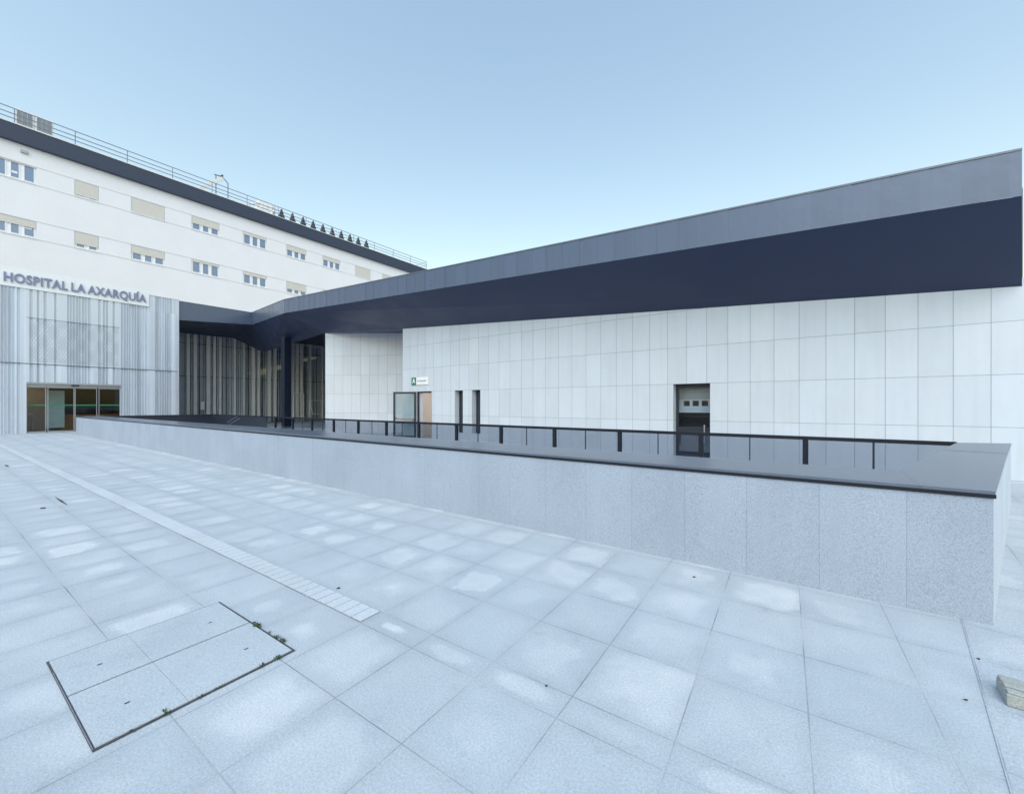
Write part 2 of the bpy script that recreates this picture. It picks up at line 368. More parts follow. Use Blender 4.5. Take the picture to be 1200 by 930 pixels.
# ------------------------------------------------------------------ ground
struct('ground', MB().quad((-900, -900, -.02), (900, -900, -.02), (900, 900, -.02), (-900, 900, -.02)), M['asphalt_earth'])
struct('plaza_paving', MB().quad((-60, -40, 0), (20, -40, 0), (20, 45, 0), (-60, 45, 0)), M['paving'])
k_ = .13; bx = lambda y: .98+k_*(y-4.75)
struct('side_paving', MB().quad((bx(-8), -8, .004), (18, -8, .004), (18, 14.03, .004), (bx(14.03), 14.03, .004)), M['paving_skew'])

# ------------------------------------------------------------------ hospital main block (behind, pale, three storeys visible)
XU = -46.
hb = thing('hospital_building', 'tall white hospital block with navy roof band and two rows of windows', 'building', (XU, 8, 0))
WINS = [(1.2, 3.2, 3), (5.13, 6.45, 2), (8.38, 10.58, 3), (12.51, 14.69, 3), (16.72, 18.93, 3), (20.91, 23.09, 3), (25.0, 27.2, 3), (29.2, 31.4, 3), (33.2, 35.4, 3)]
ROWZ = [(18.0, 19.25), (14.0, 15.25)]
holes = [(a, b, z0, z1) for z0, z1 in ROWZ for a, b, n in WINS]
m = MB(); holed(m, lambda u, v, d: (XU-d, u, v), -25, 40.6, 0, 20.6, holes, .16)
m.quad((XU, 40.6, 0), (XU-22, 40.6, 0), (XU-22, 40.6, 20.6), (XU, 40.6, 20.6)); m.quad((XU-22, -25, 0), (XU, -25, 0), (XU, -25, 20.6), (XU-22, -25, 20.6))
m.quad((XU-22, 40.6, 0), (XU-22, -25, 0), (XU-22, -25, 20.6), (XU-22, 40.6, 20.6))
m.build('wall', M['render'], hb)
m = MB()
for z0, z1 in ROWZ:
    for z in (z0-.05, z1+.02): m.box(XU, -25, z, XU+.018, 40.6, z+.035)
m.build('groove_strip', M['groove_shade'], hb)  # wall grooves added as proud strips, their shadow painted grey
MB().box(XU-22, -25.2, 20.6, XU+.32, 40.9, 21.8).build('roof_band', M['band'], hb, .02)
MB().box(XU-22, -25.3, 21.8, XU+.36, 41.0, 21.86).build('roof_edge_trim', M['ac_case'], hb)
SHUT = {(0, 0): .06, (0, 1): .88, (0, 2): 1., (0, 3): .52, (0, 4): .22, (0, 5): .42, (0, 6): .36, (0, 7): 1., (0, 8): 1.,
        (1, 0): .40, (1, 1): .74, (1, 2): .52, (1, 3): .17, (1, 4): .26, (1, 5): .62, (1, 6): .4, (1, 7): .5, (1, 8): .3}
for r, (z0, z1) in enumerate(ROWZ):
    for c, (y0, y1, n) in enumerate(WINS):
        X = XU-.12; fr = MB(); t = .07
        fr.box(X, y0+.004, z0+.004, X+.05, y1-.004, z0+t); fr.box(X, y0+.004, z1-t, X+.05, y1-.004, z1-.004)
        fr.box(X, y0+.004, z0+t, X+.05, y0+t, z1-t); fr.box(X, y1-t, z0+t, X+.05, y1-.004, z1-t)
        pw = (y1-y0-2*t)/n
        for k in range(1, n): fr.box(X, y0+t+pw*k-.085, z0+t, X+.05, y0+t+pw*k+.085, z1-t)
        for k in range(n):
            a, b = y0+t+pw*k+(.085 if k else 0), y0+t+pw*(k+1)-(.085 if k < n-1 else 0)
            fr.box(X+.052, a, z0+t, X+.075, a+.05, z1-t); fr.box(X+.052, b-.05, z0+t, X+.075, b, z1-t)
            fr.box(X+.052, a+.05, z0+t, X+.075, b-.05, z0+t+.05)
        fr.box(XU-.15, y0-.03, z0-.045, XU+.05, y1+.03, z0-.006)
        fo = fr.build('window', M['pvc'], hb)
        for k in range(n):
            a, b = y0+t+pw*k+(.085 if k else 0), y0+t+pw*(k+1)-(.085 if k < n-1 else 0)
            MB().box(X+.02, a, z0+t, X+.03, b, z1-t).build('pane', M['win_glass'], fo)
        sh = SHUT[(r, c)]; zz = z1-(z1-z0)*sh; s_ = MB()
        nn = max(2, int((z1-zz)/.055))
        for k in range(nn):
            h0 = zz+(z1-.005-zz)*k/nn; h1 = zz+(z1-.005-zz)*(k+1)/nn
            s_.prism([(X+.085, y0+.02), (X+.108, y0+.02), (X+.108, y1-.02), (X+.085, y1-.02)], h0, h1-.006)
        s_.box(X+.078, y0+.02, zz, X+.085, y1-.02, z1-.005)
        s_.build('roller_shutter', M['shutter'], fo)
MB().box(XU, 2.45, 20.02, XU+.12, 2.8, 20.22).build('wall_fitting', M['alu'], hb, .01)

# paper notes taped inside the first windows
for y, z, hgt in ((2.15, 18.42, .16), (2.82, 14.62, .12)):
    tag(MB().box(XU-.088, y-.17, z, XU-.085, y+.17, z+hgt).build('paper_note', M['white']), 'white paper strip taped to the upper left window pane' if z > 16 else 'white paper strip taped to the lower left window pane', 'paper note')

# roof guard rail
rr = thing('roof_guard_rail', 'thin three-bar steel guard rail along the hospital roof edge', 'railing', (XU-.3, 8, 21.86))
m = MB()
for z in (23.15, 22.75, 22.42, 22.1): m.tube((XU-.3, -25, z), (XU-.3, 41.2, z), .036, 8)
m.tube((XU-.3, 41.2, 23.15), (XU-9, 41.2, 23.15), .024, 6); m.tube((XU-.3, 41.2, 22.7), (XU-9, 41.2, 22.7), .024, 6)
m.build('rail', M['steel'], rr)
for i in range(22):
    y = -22+3.0*i+.2
    MB().tube((XU-.3, y, 21.86), (XU-.3, y, 23.15), .032, 6).build('post', M['steel'], rr)

# rooftop air conditioners
def ac_unit():
    t = thing('air_conditioner', '', 'air conditioner', (-48, 2.75, 21.86), 'rooftop air conditioners')
    MB().box(-48.6, 2.30, 21.9, -48, 3.26, 24.05).build('casing', M['ac_case'], t, .02)
    for z0, z1 in ((21.98, 22.75), (22.95, 23.95)):
        g = MB()
        g.box(-48, 2.38, z0, -47.985, 3.16, z1)
        go = g.build('grille', M['ac_dark'], t); s_ = MB()
        for k in range(11): s_.box(-47.985, 2.38, z0+.01+k*(z1-z0)/11, -47.965, 3.16, z0+.035+k*(z1-z0)/11)
        for k in range(4): s_.box(-47.985, 2.38+k*.25, z0, -47.96, 2.41+k*.25, z1)
        s_.build('louvre', M['alu'], go)
    return t
ac = ac_unit(); ac['label'] = 'left white air conditioner with dark louvres on the hospital roof'
a2 = copy_tree(ac); a2.location.y += .98; a2['label'] = 'right white air conditioner with dark louvres on the hospital roof'
pp = thing('roof_duct', 'low pale duct run on the roof to the right of the air conditioners', 'duct', (-48, 5.5, 21.86))
MB().box(-48.2, 4.4, 22.0, -47.8, 5.6, 22.3).build('duct', M['ac_case'], pp, .02); MB().tube((-47.6, 5.4, 22.35), (-47.6, 7.0, 22.35), .05, 8).build('pipe', M['alu'], pp)
MB().box(-47.9, 1.2, 21.86, -47.4, 1.9, 22.35).build('junction_box', M['ac_case'], pp, .02); MB().tube((-47.5, 1.9, 22.15), (-47.5, 2.3, 22.2), .09, 10).build('elbow', M['steel'], pp)

# davit over the roof edge
dv = thing('roof_davit', 'white inclined davit beam on steel posts rising above the roof rail', 'roof davit', (-47, 14.6, 21.86))
MB().beam((-47, 13.2, 22.2), (-47, 15.3, 24.25), .22, .3).build('beam', M['ac_case'], dv, .01)
MB().tube((-47, 14.73, 21.86), (-47, 14.73, 24.3), .05).build('post', M['steel'], dv)
m = MB().tube((-47, 15.75, 21.86), (-47, 15.75, 23.95), .05).tube((-47, 15.75, 23.95), (-47, 15.25, 24.4), .05).build('post', M['steel'], dv)
MB().tube((-47, 14.6, 24.32), (-47, 15.3, 24.4), .045).tube((-47, 15.12, 24.3), (-47, 15.3, 24.55), .09).build('pulley', M['cowl'], dv)

# rooftop white plant cabinet and the row of triangular brackets
cb = thing('roof_cabinet', 'white plant cabinet with pipe on the roof before the dark brackets', 'cabinet', (-47, 19.2, 21.86))
MB().box(-47.9, 18.55, 21.86, -47.0, 19.95, 23.45).build('casing', M['ac_case'], cb, .03)
m = MB()
for k in range(3): m.box(-47.0, 18.6+.45*k, 22.0, -46.96, 18.98+.45*k, 23.3)
m.build('door', M['white'], cb); MB().tube((-47, 17.4, 22.5), (-47, 18.6, 23.1), .1, 10).tube((-47, 19.6, 22.1), (-47, 20.1, 22.9), .1, 10).build('pipe', M['ac_case'], cb)
MB().tube((-47.3, 20.05, 22.6), (-47.3, 20.05, 23.4), .28, 12).build('fan_hood', M['ac_case'], cb)
for k in range(10):
    y = 20.35+k*1.17
    t = MB().prism([(-47.0, y), (-46.4, y), (-46.4, y+.72), (-47.0, y+.72)], 21.86, 21.98)
    b = len(t.v); t.v += [(-46.97, y+.01, 21.98), (-46.43, y+.01, 21.98), (-46.43, y+.71, 21.98), (-46.97, y+.71, 21.98), (-46.8, y+.33, 23.2), (-46.5, y+.33, 23.2)]
    t.f += [(b, b+1, b+5, b+4), (b+1, b+2, b+5), (b+2, b+3, b+4, b+5), (b+3, b, b+4)]
    tag(t.build('roof_bracket', M['cowl']), 'dark triangular bracket in the row along the hospital roof edge', 'roof bracket', 'triangular brackets along the roof edge')

# ------------------------------------------------------------------ entrance block with ribbed metal cladding
XE = -38.9
eb = thing('entrance_block', 'two-storey entrance block clad in pale ribbed metal with sliding glass doors', 'building', (XE, 4, 0))
grooves_px = [-7.9, -7.4, -7.0, -6.2, -5.9, -5.6, -4.6, -4.2, -3.9, -3., -2.2, -1.9, -1.6, -1.0, -.6, .0, .4, .8, 1.1, 1.25, 1.39, 1.53, 1.68, 1.82, 2.0, 2.36, 2.50, 2.78, 3.07, 3.5, 4.06, 4.2, 4.33, 4.46, 4.58, 4.72, 4.86, 5.02, 5.5, 5.72, 5.86, 6.2,
              6.62, 6.76, 6.9, 7.04, 7.18, 7.32, 7.46, 7.6, 7.75, 7.9, 8.45, 8.58, 8.72, 8.86, 9.0, 9.15, 9.3]
def ribs(y0, y1, z0, z1, mat, name, parent, dx=0.):
    m = MB(); pts = []
    for g in grooves_px:
        if g-.05 <= y0 or g+.06 >= y1: continue
        wv = .075+.03*((int(g*37)) % 3)/2
        pts += [(XE+dx, g-wv*.6), (XE+dx-.085, g-wv*.4), (XE+dx-.085, g+wv*.4), (XE+dx, g+wv*.6)]
    pts = [(XE+dx, y0)]+pts+[(XE+dx, y1)]
    for (xa, ya), (xb, yb) in zip(pts, pts[1:]): m.quad((xa, ya, z0), (xb, yb, z0), (xb, yb, z1), (xa, ya, z1))
    return m.build(name, mat, parent)
DY0, DY1, DZ = 2.31, 6.55, 3.07
ribs(-10, DY0, 0.0, 4.28, M['slat'], 'slat_cladding', eb); ribs(DY1, 9.71, 0., 4.28, M['slat'], 'slat_cladding', eb)
ribs(DY0, DY1, DZ, 4.28, M['slat'], 'slat_cladding', eb)
ribs(-10, DY0, 4.33, 8.92, M['slat'], 'slat_cladding', eb); ribs(DY0, DY1, 4.33, 8.92, M['perf'], 'perforated_cladding', eb)
ribs(DY1, 8.06, 4.33, 8.92, M['slat'], 'slat_cladding', eb); ribs(8.06, 9.71, 4.33, 9.78, M['slat'], 'slat_cladding', eb)
m = MB().box(XE-.09, -10, 4.28, XE+.015, 9.71, 4.33)
m.build('joint_trim', M['slat_lip'], eb)
MB().box(XE-.04, DY0, 7.14, XE+.008, DY1-.05, 7.17).build('opening_trim', M['slat_lip'], eb)
MB().box(XE-.10, DY0, DZ-.005, XE+.05, DY1, DZ+.10).build('canopy_trim', M['alu'], eb)
m = MB().box(XE-.1, 9.712, 0, XE+.02, 9.80, 9.83).box(XE-6.9, 9.70, 0, XE-.1, 9.78, 9.8); m.build('corner_post', M['slat'], eb)
MB().box(XE-.05, 8.06, 9.78, XE+.03, 9.71, 9.83).build('top_trim', M['white'], eb)
MB().box(XE-.08, -10, 8.92, XE+.06, 8.05, 10.1).build('sign_band', M['sign_band'], eb)
MB().box(XE-7.05, -10, 9.75, XE-.11, 9.70, 9.83).build('roof', M['roof'], eb)
MB().box(XE-.3, DY0, 0, XE-.1, DY0-.08, DZ).build('door_jamb', M['slat'], eb); MB().box(XE-.3, DY1, 0, XE-.1, DY1+.08, DZ).build('door_jamb', M['slat'], eb)
# interior of the entrance hall
m = MB().box(XE-6.6, -1, 0.006, XE-6.5, 9, 3.3).build('back_wall', M['dark_in'], eb)
MB().box(XE-6.5, -1., 3.12, XE-.11, 9., 3.22).build('ceiling', M['roof'], eb)
MB().box(XE-6.5, 1.0, .006, XE-.35, 1.1, 3.12).build('side_wall', M['tan'], eb)
MB().box(XE-6.5, 8.9, .006, XE-.11, 9.0, 3.12).build('side_wall', M['dark_in'], eb)
MB().box(XE-4.6, 1.1, .006, XE-4.5, 3.6, 3.12).build('partition', M['tan'], eb)
MB().box(XE-6.5, -1, .004, XE-.1, 9, .008).build('hall_floor', simple('hall_floor_stone', (.30, .27, .25), .25, 0., .1, 2), eb)
MB().box(XE-2.3, 4.9, 3.06, XE-1.9, 6.4, 3.11).build('ceiling_lamp', M['lamp_warm'], eb)  # glowing panel added to brighten the counter front
MB().box(XE-3.6, 1.5, 3.06, XE-2.8, 2.9, 3.11).build('ceiling_lamp', M['lamp_warm'], eb)
MB().box(XE-1.3, 3.22, .25, XE-1.26, 4.02, 2.7).build('frosted_panel', M['frost'], eb)
# doors: two fixed lights and two sliding leaves
mull = [(DY0, DY0+.07), (3.12, 3.18), (4.345, 4.365), (5.40, 5.48), (DY1-.09, DY1)]
m = MB().box(XE-.26, DY0, 2.90, XE-.14, DY1, DZ-.006)
dh = m.build('door_header', M['alu'], eb)
MB().box(XE-.12, 4.2, 2.98, XE+.06, 4.55, 3.08).build('door_sensor', M['black'], eb, .01)
for k in range(4):
    a, b = mull[k][1 if k else 0], mull[k+1][0] if k < 3 else mull[4][1]
    d_ = XE-.19+(0.03 if k in (1, 2) else 0); f = MB(); wv = .035
    f.box(d_-.02, a, .01, d_+.02, a+wv, 2.89); f.box(d_-.02, b-wv, .01, d_+.02, b, 2.89); f.box(d_-.02, a+wv, .01, d_+.02, b-wv, .09); f.box(d_-.02, a+wv, 2.84, d_+.02, b-wv, 2.89)
    fo = f.build('sliding_door', M['alu'], eb); MB().box(d_-.006, a+wv, .09, d_+.006, b-wv, 2.84).build('pane', M['door_glass'], fo)
    MB().box(d_+.007, a+wv, 1.70, d_+.011, b-wv, 1.78).build('stripe', M['green'], fo)
rc = thing('reception_counter', 'warm wooden reception counter seen through the entrance glass', 'counter', (XE-3, 6, 0))
m = MB()
for k in range(7): m.box(XE-3.0, 4.0, .02+k*.14, XE-2.97, 7.6, .15+k*.14)
m.build('front_panel', M['wood'], rc); MB().box(XE-3.6, 3.95, 1.0, XE-2.92, 7.65, 1.06).build('worktop', M['wood'], rc, .005); MB().box(XE-3.5, 4.05, 0.01, XE-3.0, 7.55, 1.0).build('body', M['dark_in'], rc)
for y, label in ((5.0, 'dark screen on the reception counter nearer the door centre'), (6.0, 'dark screen on the reception counter nearer the right jamb')):
    t = thing('desk_screen', label, 'screen', (XE-3.3, y, 1.06), 'screens on the reception counter')
    MB().box(XE-3.32, y-.28, 1.16, XE-3.28, y+.28, 1.55).build('screen', M['black'], t, .01); MB().tube((XE-3.3, y, 1.06), (XE-3.3, y, 1.2), .03).build('stand', M['black'], t)
wt = thing('side_table', 'small wooden stand inside the left entrance glass', 'table', (XE-2, 2.4, 0))
MB().box(XE-2.3, 1.7, 1.15, XE-1.7, 2.7, 1.2).build('table_top', M['alu'], wt)
for y in (1.74, 2.2, 2.66): MB().box(XE-2.25, y-.03, .01, XE-1.75, y+.03, 1.15).build('leg', M['tan'], wt)
MB().box(XE-2.25, 1.8, .45, XE-1.8, 2.6, .48).build('shelf', M['tan'], wt)

# sign letters
def text_mesh(body, size, extrude, offset=0., spacing=1.):
    c = bpy.data.curves.new('t', 'FONT'); c.body = body; c.size = size; c.extrude = extrude; c.offset = offset; c.space_character = spacing; c.space_word = .62
    o = bpy.data.objects.new('t', c); COL.objects.link(o); bpy.context.view_layer.update()
    me = bpy.data.meshes.new_from_object(o.evaluated_get(bpy.context.evaluated_depsgraph_get())); bpy.data.objects.remove(o); return me
me = text_mesh('HOSPITAL LA AXARQUÍA', 1., .03, .024, 1.08)
xs = [v.co.x for v in me.vertices]; x0, x1 = min(xs), max(xs)
Hc = max(v.co.y for v in me.vertices if v.co.x < x0+.5)
yb = min(v.co.y for v in me.vertices if v.co.x < x0+.5)
for v in me.vertices:
    v.co = Vector((XE+.10+v.co.z, 1.43+(v.co.x-x0)/(x1-x0)*6.45, 9.17+(v.co.y-yb)/(Hc-yb)*.56))
me.materials.append(M['letters']); me.name = 'building_lettering'
lo = bpy.data.objects.new('building_lettering', me); COL.objects.link(lo)
tag(lo, 'violet-grey raised capital letters naming the hospital above the entrance', 'sign letters')

# ------------------------------------------------------------------ low wing with navy roof
WY = 14.03
wz = lambda x: 4.40+(3.81-x)*.0671
wg = thing('clinic_wing', 'long low wing of pale stone panels under a sloping navy roof', 'building', (-7, WY, 0))
DOOR = (-16.54, -15.37, .0, 2.44); S1 = (-13.76, -13.23, .42, 2.44); S2 = (-12.66, -12.14, .42, 2.44); SD = (-3.67, -2.55, .0, 2.44)
m = MB(); holed(m, lambda u, v, d: (u, WY+d, v), -17.64, 9.0, 0, 4.05, [DOOR, S1, S2, SD], .45, top=lambda u: max(4.0, wz(u)) if u < 3.85 else 4.4)
m.quad((-17.64, WY, 0), (-17.64, WY, wz(-17.64)), (-17.64, 17.2, wz(-17.64)+.3), (-17.64, 17.2, 0))
m.quad((9, WY, 0), (9, 30, 0), (9, 30, 4.4), (9, WY, 4.4))
m.build('front_wall', M['clad'], wg)
R0 = (-24.9, 13.70); R1 = (-20.3, 16.09)
ex = (R1[0]+(R1[0]-R0[0])*.75, R1[1]+(R1[1]-R0[1])*.75)
m = MB().quad((*R0, 0), (*ex, 0), (*ex, 6.2), (*R0, 6.34)); m.build('angled_wall', M['clad_angled'], wg)
dn = Vector((R1[1]-R0[1], -(R1[0]-R0[0]), 0)).normalized()
m = MB().quad((R0[0]-.02, R0[1], 0), (R0[0]-.02, R0[1], 6.3), (R0[0]-.7, R0[1]+.5, 6.3), (R0[0]-.7, R0[1]+.5, 0)).quad((R0[0]-.7, R0[1]+.5, 0), (R0[0]-.7, R0[1]+.5, 6.3), (-24, 26, 6.3), (-24, 26, 0))
m.build('end_return', M['navy'], wg)
YF = 12.0
Ct, Cb = Vector((3.256, YF, 6.64)), Vector((3.256, YF, 5.74)); Bt, Bb = Vector((-26.69, YF, 8.40)), Vector((-26.69, YF, 7.53)); At, Ab = Vector((-39.0, 14.85, 9.77)), Vector((-39., 14.9, 8.72))
Lt, Lb = Vector((-39., 9.72, 9.73)), Vector((-39., 9.72, 8.25))
# fascia: lapped metal trays
def trays(mb, at, ab, bt, bb, pitch, nrm, lap=.008):
    n = max(1, round((bt-at).length/pitch))
    for i in range(n):
        f0, f1 = i/n, (i+1)/n; j = random.uniform(-.003, .003)
        p = [ab.lerp(bb, f0), ab.lerp(bb, f1), at.lerp(bt, f1), at.lerp(bt, f0)]
        o0, o1 = nrm*(j), nrm*(lap+j)
        mb.quad(p[0]+o0, p[1]+o1, p[2]+o1, p[3]+o0); mb.quad(p[1]+o1, p[1]+nrm*-.004, p[2]+nrm*-.004, p[2]+o1)
m = MB(); trays(m, Bt, Bb, Ct, Cb, .62, Vector((0, -1, 0)), .007)
nAB = Vector((Ab.y-Bb.y, -(Ab.x-Bb.x), 0)).normalized(); nAB = nAB if nAB.y < 0 else -nAB
trays(m, At, Ab, Bt, Bb, .6, nAB)
Wc = Vector((3.81, WY, 4.40)); Wct = Vector((3.81, WY, 6.75))
m.quad(Cb, Wc, Wct, Ct)
m.build('fascia', M['fascia'], wg)
m = MB(); trays(m, Lt, Lb, At, Ab, .62, Vector((1, 0, 0)), .004); m.build('link_fascia', M['fascia'], wg)
m = MB()
for a, b, n_ in ((Bt, Ct, Vector((0, -1, 0))), (At, Bt, nAB), (Lt, At, Vector((1, 0, 0)))):
    m.quad(a+n_*.02-Vector((0, 0, .03)), b+n_*.02-Vector((0, 0, .03)), b+n_*.02+Vector((0, 0, .012)), a+n_*.02+Vector((0, 0, .012)))
    m.quad(a+n_*.02+Vector((0, 0, .012)), b+n_*.02+Vector((0, 0, .012)), b-n_*.2+Vector((0, 0, .012)), a-n_*.2+Vector((0, 0, .012)))
    m.quad(a+n_*.02-Vector((0, 0, .03)), a-n_*.01-Vector((0, 0, .03)), b-n_*.01-Vector((0, 0, .03)), b+n_*.02-Vector((0, 0, .03)))
m.build('roof_edge_trim', M['fascia_trim'], wg)
# soffit facets
R0t = Vector((*R0, 6.33)); R1t = Vector((*R1, 6.18)); Wl = Vector((-17.64, WY, wz(-17.64))); Wb = Vector((-17.64, 16.8, 6.15))
G1 = Vector((-39.9, 16.6, 6.75)); G0 = Vector((-42., 16.65, 6.92)); Gk = Vector((-45.5, 15.82, 8.29)); Gl = Vector((-45.5, 9.72, 8.25))
m = MB(); m.quad(Cb, Bb, R0t, Wl, Wc); m.quad(Wl, R0t, R1t, Wb)
exv = Vector((*ex, 6.15)); m.quad(R1t, exv, Wb)
m.quad(Bb, Ab, G1, R0t); m.quad(Ab, G0, G1); m.quad(Ab, Gk, G0); m.quad(Ab, Lb, Gl, Gk)
# back of the dropped fold and the ceiling behind it
m.quad(R0t, G1, Vector((-39.9, 17.1, 8.6)), Vector((-24.9, 14.3, 8.6))); m.quad(G1, G0, Vector((-42., 17.1, 8.6)), Vector((-39.9, 17.1, 8.6))); m.quad(G0, Gk, Vector((-45.5, 17.1, 8.6)), Vector((-42, 17.1, 8.6)))
m.quad((-24, 14.3, 8.6), (-45.9, 17.1, 8.6), (-45.9, 30, 8.6), (-24, 30, 8.6))
m.build('soffit', M['navy'], wg)
m = MB(); up = Vector((0, 0, -.02))
m.quad(Ct+up, Vector((3.9, 30, 6.6)), Vector((-26.7, 30, 8.4)), Bt+up); m.quad(Bt+up, Vector((-26.7, 30, 8.4)), Vector((-46, 30, 9.6)), At+up)
m.quad(At+up, Vector((-46, 30, 9.6)), Vector((-46, 9.72, 9.7)), Lt+up)
m.quad((9, WY, 4.4), (9, 30, 4.4), (3.8, 30, 4.4), (3.8, WY, 4.4)); m.quad((3.82, WY, 4.4), (3.82, 30, 4.4), (3.9, 30, 6.6), (3.82, WY, 6.6))
m.build('roof', M['roof'], wg)
MB().quad((-46, 30, 0), (9, 30, 0), (9, 30, 4.4), (-46, 30, 9.6)).build('back_wall', M['clad'], wg)

# open glazed door in the wing, its lit room behind
fr = MB(); t = .06; Y0 = WY+.06
fr.box(DOOR[0], Y0, 0.01, DOOR[0]+t, Y0+.1, 2.435).box(DOOR[1]-t, Y0, 0.01, DOOR[1], Y0+.1, 2.435).box(DOOR[0]+t, Y0, 2.37, DOOR[1]-t, Y0+.1, 2.435)
fo = fr.build('door_frame', M['navy_dark'], wg)
import mathutils
def leaf(hx, hy, ang, wd, ht):
    """door leaf hinged at hx, hy; ang = direction of the open leaf in plan"""
    d = Vector((math.cos(ang), math.sin(ang), 0)); n_ = Vector((-d.y, d.x, 0)); h = Vector((hx, hy, 0))
    def bar(mb, a, b, z0, z1, th=.05):
        p = [h+d*a-n_*th/2, h+d*b-n_*th/2, h+d*b+n_*th/2, h+d*a+n_*th/2]; mb.prism([(q.x, q.y) for q in p], z0, z1)
    f = MB(); bar(f, 0, .1, .02, ht); bar(f, wd-.1, wd, .02, ht); bar(f, .1, wd-.1, .02, .16); bar(f, .1, wd-.1, ht-.1, ht); bar(f, .1, wd-.1, .78, .84)
    lf = f.build('door_leaf', M['navy_dark'], wg)
    g = MB(); bar(g, .1, wd-.1, .16, .78, .012); bar(g, .1, wd-.1, .84, ht-.1, .012); g.build('pane', M['door_glass'], lf)
    b = MB(); bar(b, .12, wd-.12, .98, 1.03, .12); b.build('push_bar', M['rubble'], lf)
    hd = MB(); bar(hd, wd-.16, wd-.03, 1.05, 1.09, .16); hd.build('handle', M['black'], lf)
leaf(DOOR[0]+.01, WY-.03, math.radians(180+31), 1.22, 2.43)
m = MB().quad((-17.2, 17.0, .006), (-14.6, 17.0, .006), (-14.6, 17.0, 2.8), (-17.2, 17.0, 2.8)).quad((-14.6, 17., .006), (-14.6, WY+.46, .006), (-14.6, WY+.46, 2.8), (-14.6, 17., 2.8)).quad((-17.2, WY+.46, .006), (-17.2, 17., .006), (-17.2, 17., 2.8), (-17.2, WY+.46, 2.8)).quad((-17.2, WY+.46, 2.8), (-17.2, 17., 2.8), (-14.6, 17., 2.8), (-14.6, WY+.46, 2.8))
m.build('room_wall', M['pink'], wg)
MB().box(-16.2, 15.0, 2.72, -15.4, 15.6, 2.78).build('ceiling_lamp', emis('room_lamp', (1., .90, .84), 7.), wg)
for S in (S1, S2):
    f = MB(); y = WY+.30
    f.box(S[0]+.004, y, S[2]+.005, S[0]+.05, y+.06, S[3]-.005).box(S[1]-.05, y, S[2]+.005, S[1]-.004, y+.06, S[3]-.005).box(S[0]+.05, y, S[2]+.005, S[1]-.05, y+.06, S[2]+.06).box(S[0]+.05, y, S[3]-.07, S[1]-.05, y+.06, S[3]-.005)
    fo = f.build('slit_window', M['navy_dark'], wg); MB().box(S[0]+.05, y+.02, S[2]+.06, S[1]-.05, y+.03, S[3]-.07).build('pane', M['dark_glass'], fo)
# right service door
f = MB(); y = WY+.33; a, b, _, ht = SD; t = .09
f.box(a+.004, y, .01, a+t, y+.07, ht-.004).box(b-.05, y, .01, b-.004, y+.07, ht-.004).box(a+t, y, ht-.13, b-.05, y+.07, ht-.004).box(a+t, y, .02, b-.05, y+.07, .2).box(a+t, y, .86, b-.05, y+.07, 1.02).box(a+t+.02, y, .42, a+t+.06, y+.05, .86)
fo = f.build('service_door', M['navy_dark'], wg)
MB().box(a+t, y+.03, .2, b-.05, y+.045, .86).build('lower_panel', M['slat_lip'], fo)
MB().box(a+t, y+.03, 1.02, b-.05, y+.04, ht-.13).build('pane', glass('service_door_glass', (.94, .96, .97), .015, .01), fo)
MB().box(b-.24, y-.07, .5, b-.2, y-.03, 1.1).box(b-.24, y-.03, .55, b-.2, y, .59).box(b-.24, y-.03, 1.01, b-.2, y, 1.05).build('handle', M['alu'], fo, .005)
MB().box(-3.9, 14.765, 1.95, -2.2, 14.795, 2.215).build('reflected_band', simple('grey_reflection', (.36, .43, .50), .5, 0., .06, 4), wg)  # darker upper band of the reflection, put in behind the glass
MB().box(-3.9, 14.91, 1.55, -2.2, 14.93, 2.1).build('reflected_openings', M['black'], wg)  # dark backing for the windows of the added reflection sheet
# reflected building put in as a pale sheet with three dark openings
HX = 14.80; ha = -4.2; hbx = -2.0
m = MB(); hs = [(HA+.0, HA+.20, 1.71, 1.89) for HA in (-3.53, -3.24, -2.95)]
holed(m, lambda u, v, d: (u, HX+d, v), ha-1, hbx+1.5, 1.49, 2.8, hs, .1)
m.box(ha-1, HX-.03, 2.22, hbx+1.5, HX, 2.27).box(ha-1, HX-.03, 1.60, hbx+1.5, HX, 1.63)
m.build('reflected_front', simple('pale_reflection', (.52, .60, .70), .5, 0., .05), wg)
m = MB().quad((ha-1, HX+.6, .006), (hbx+1.5, HX+.6, .006), (hbx+1.5, HX+.6, 2.8), (ha-1, HX+.6, 2.8)); m.quad((ha-1, WY+.46, .006), (ha-1, HX+.6, .006), (ha-1, HX+.6, 2.8), (ha-1, WY+.46, 2.8)); m.quad((hbx+1.5, HX+.6, .006), (hbx+1.5, WY+.46, .006), (hbx+1.5, WY+.46, 2.8), (hbx+1.5, HX+.6, 2.8)); m.quad((ha-1, WY+.46, 2.8), (ha-1, HX+.6, 2.8), (hbx+1.5, HX+.6, 2.8), (hbx+1.5, WY+.46, 2.8))
m.build('inner_wall', M['dark_in'], wg)

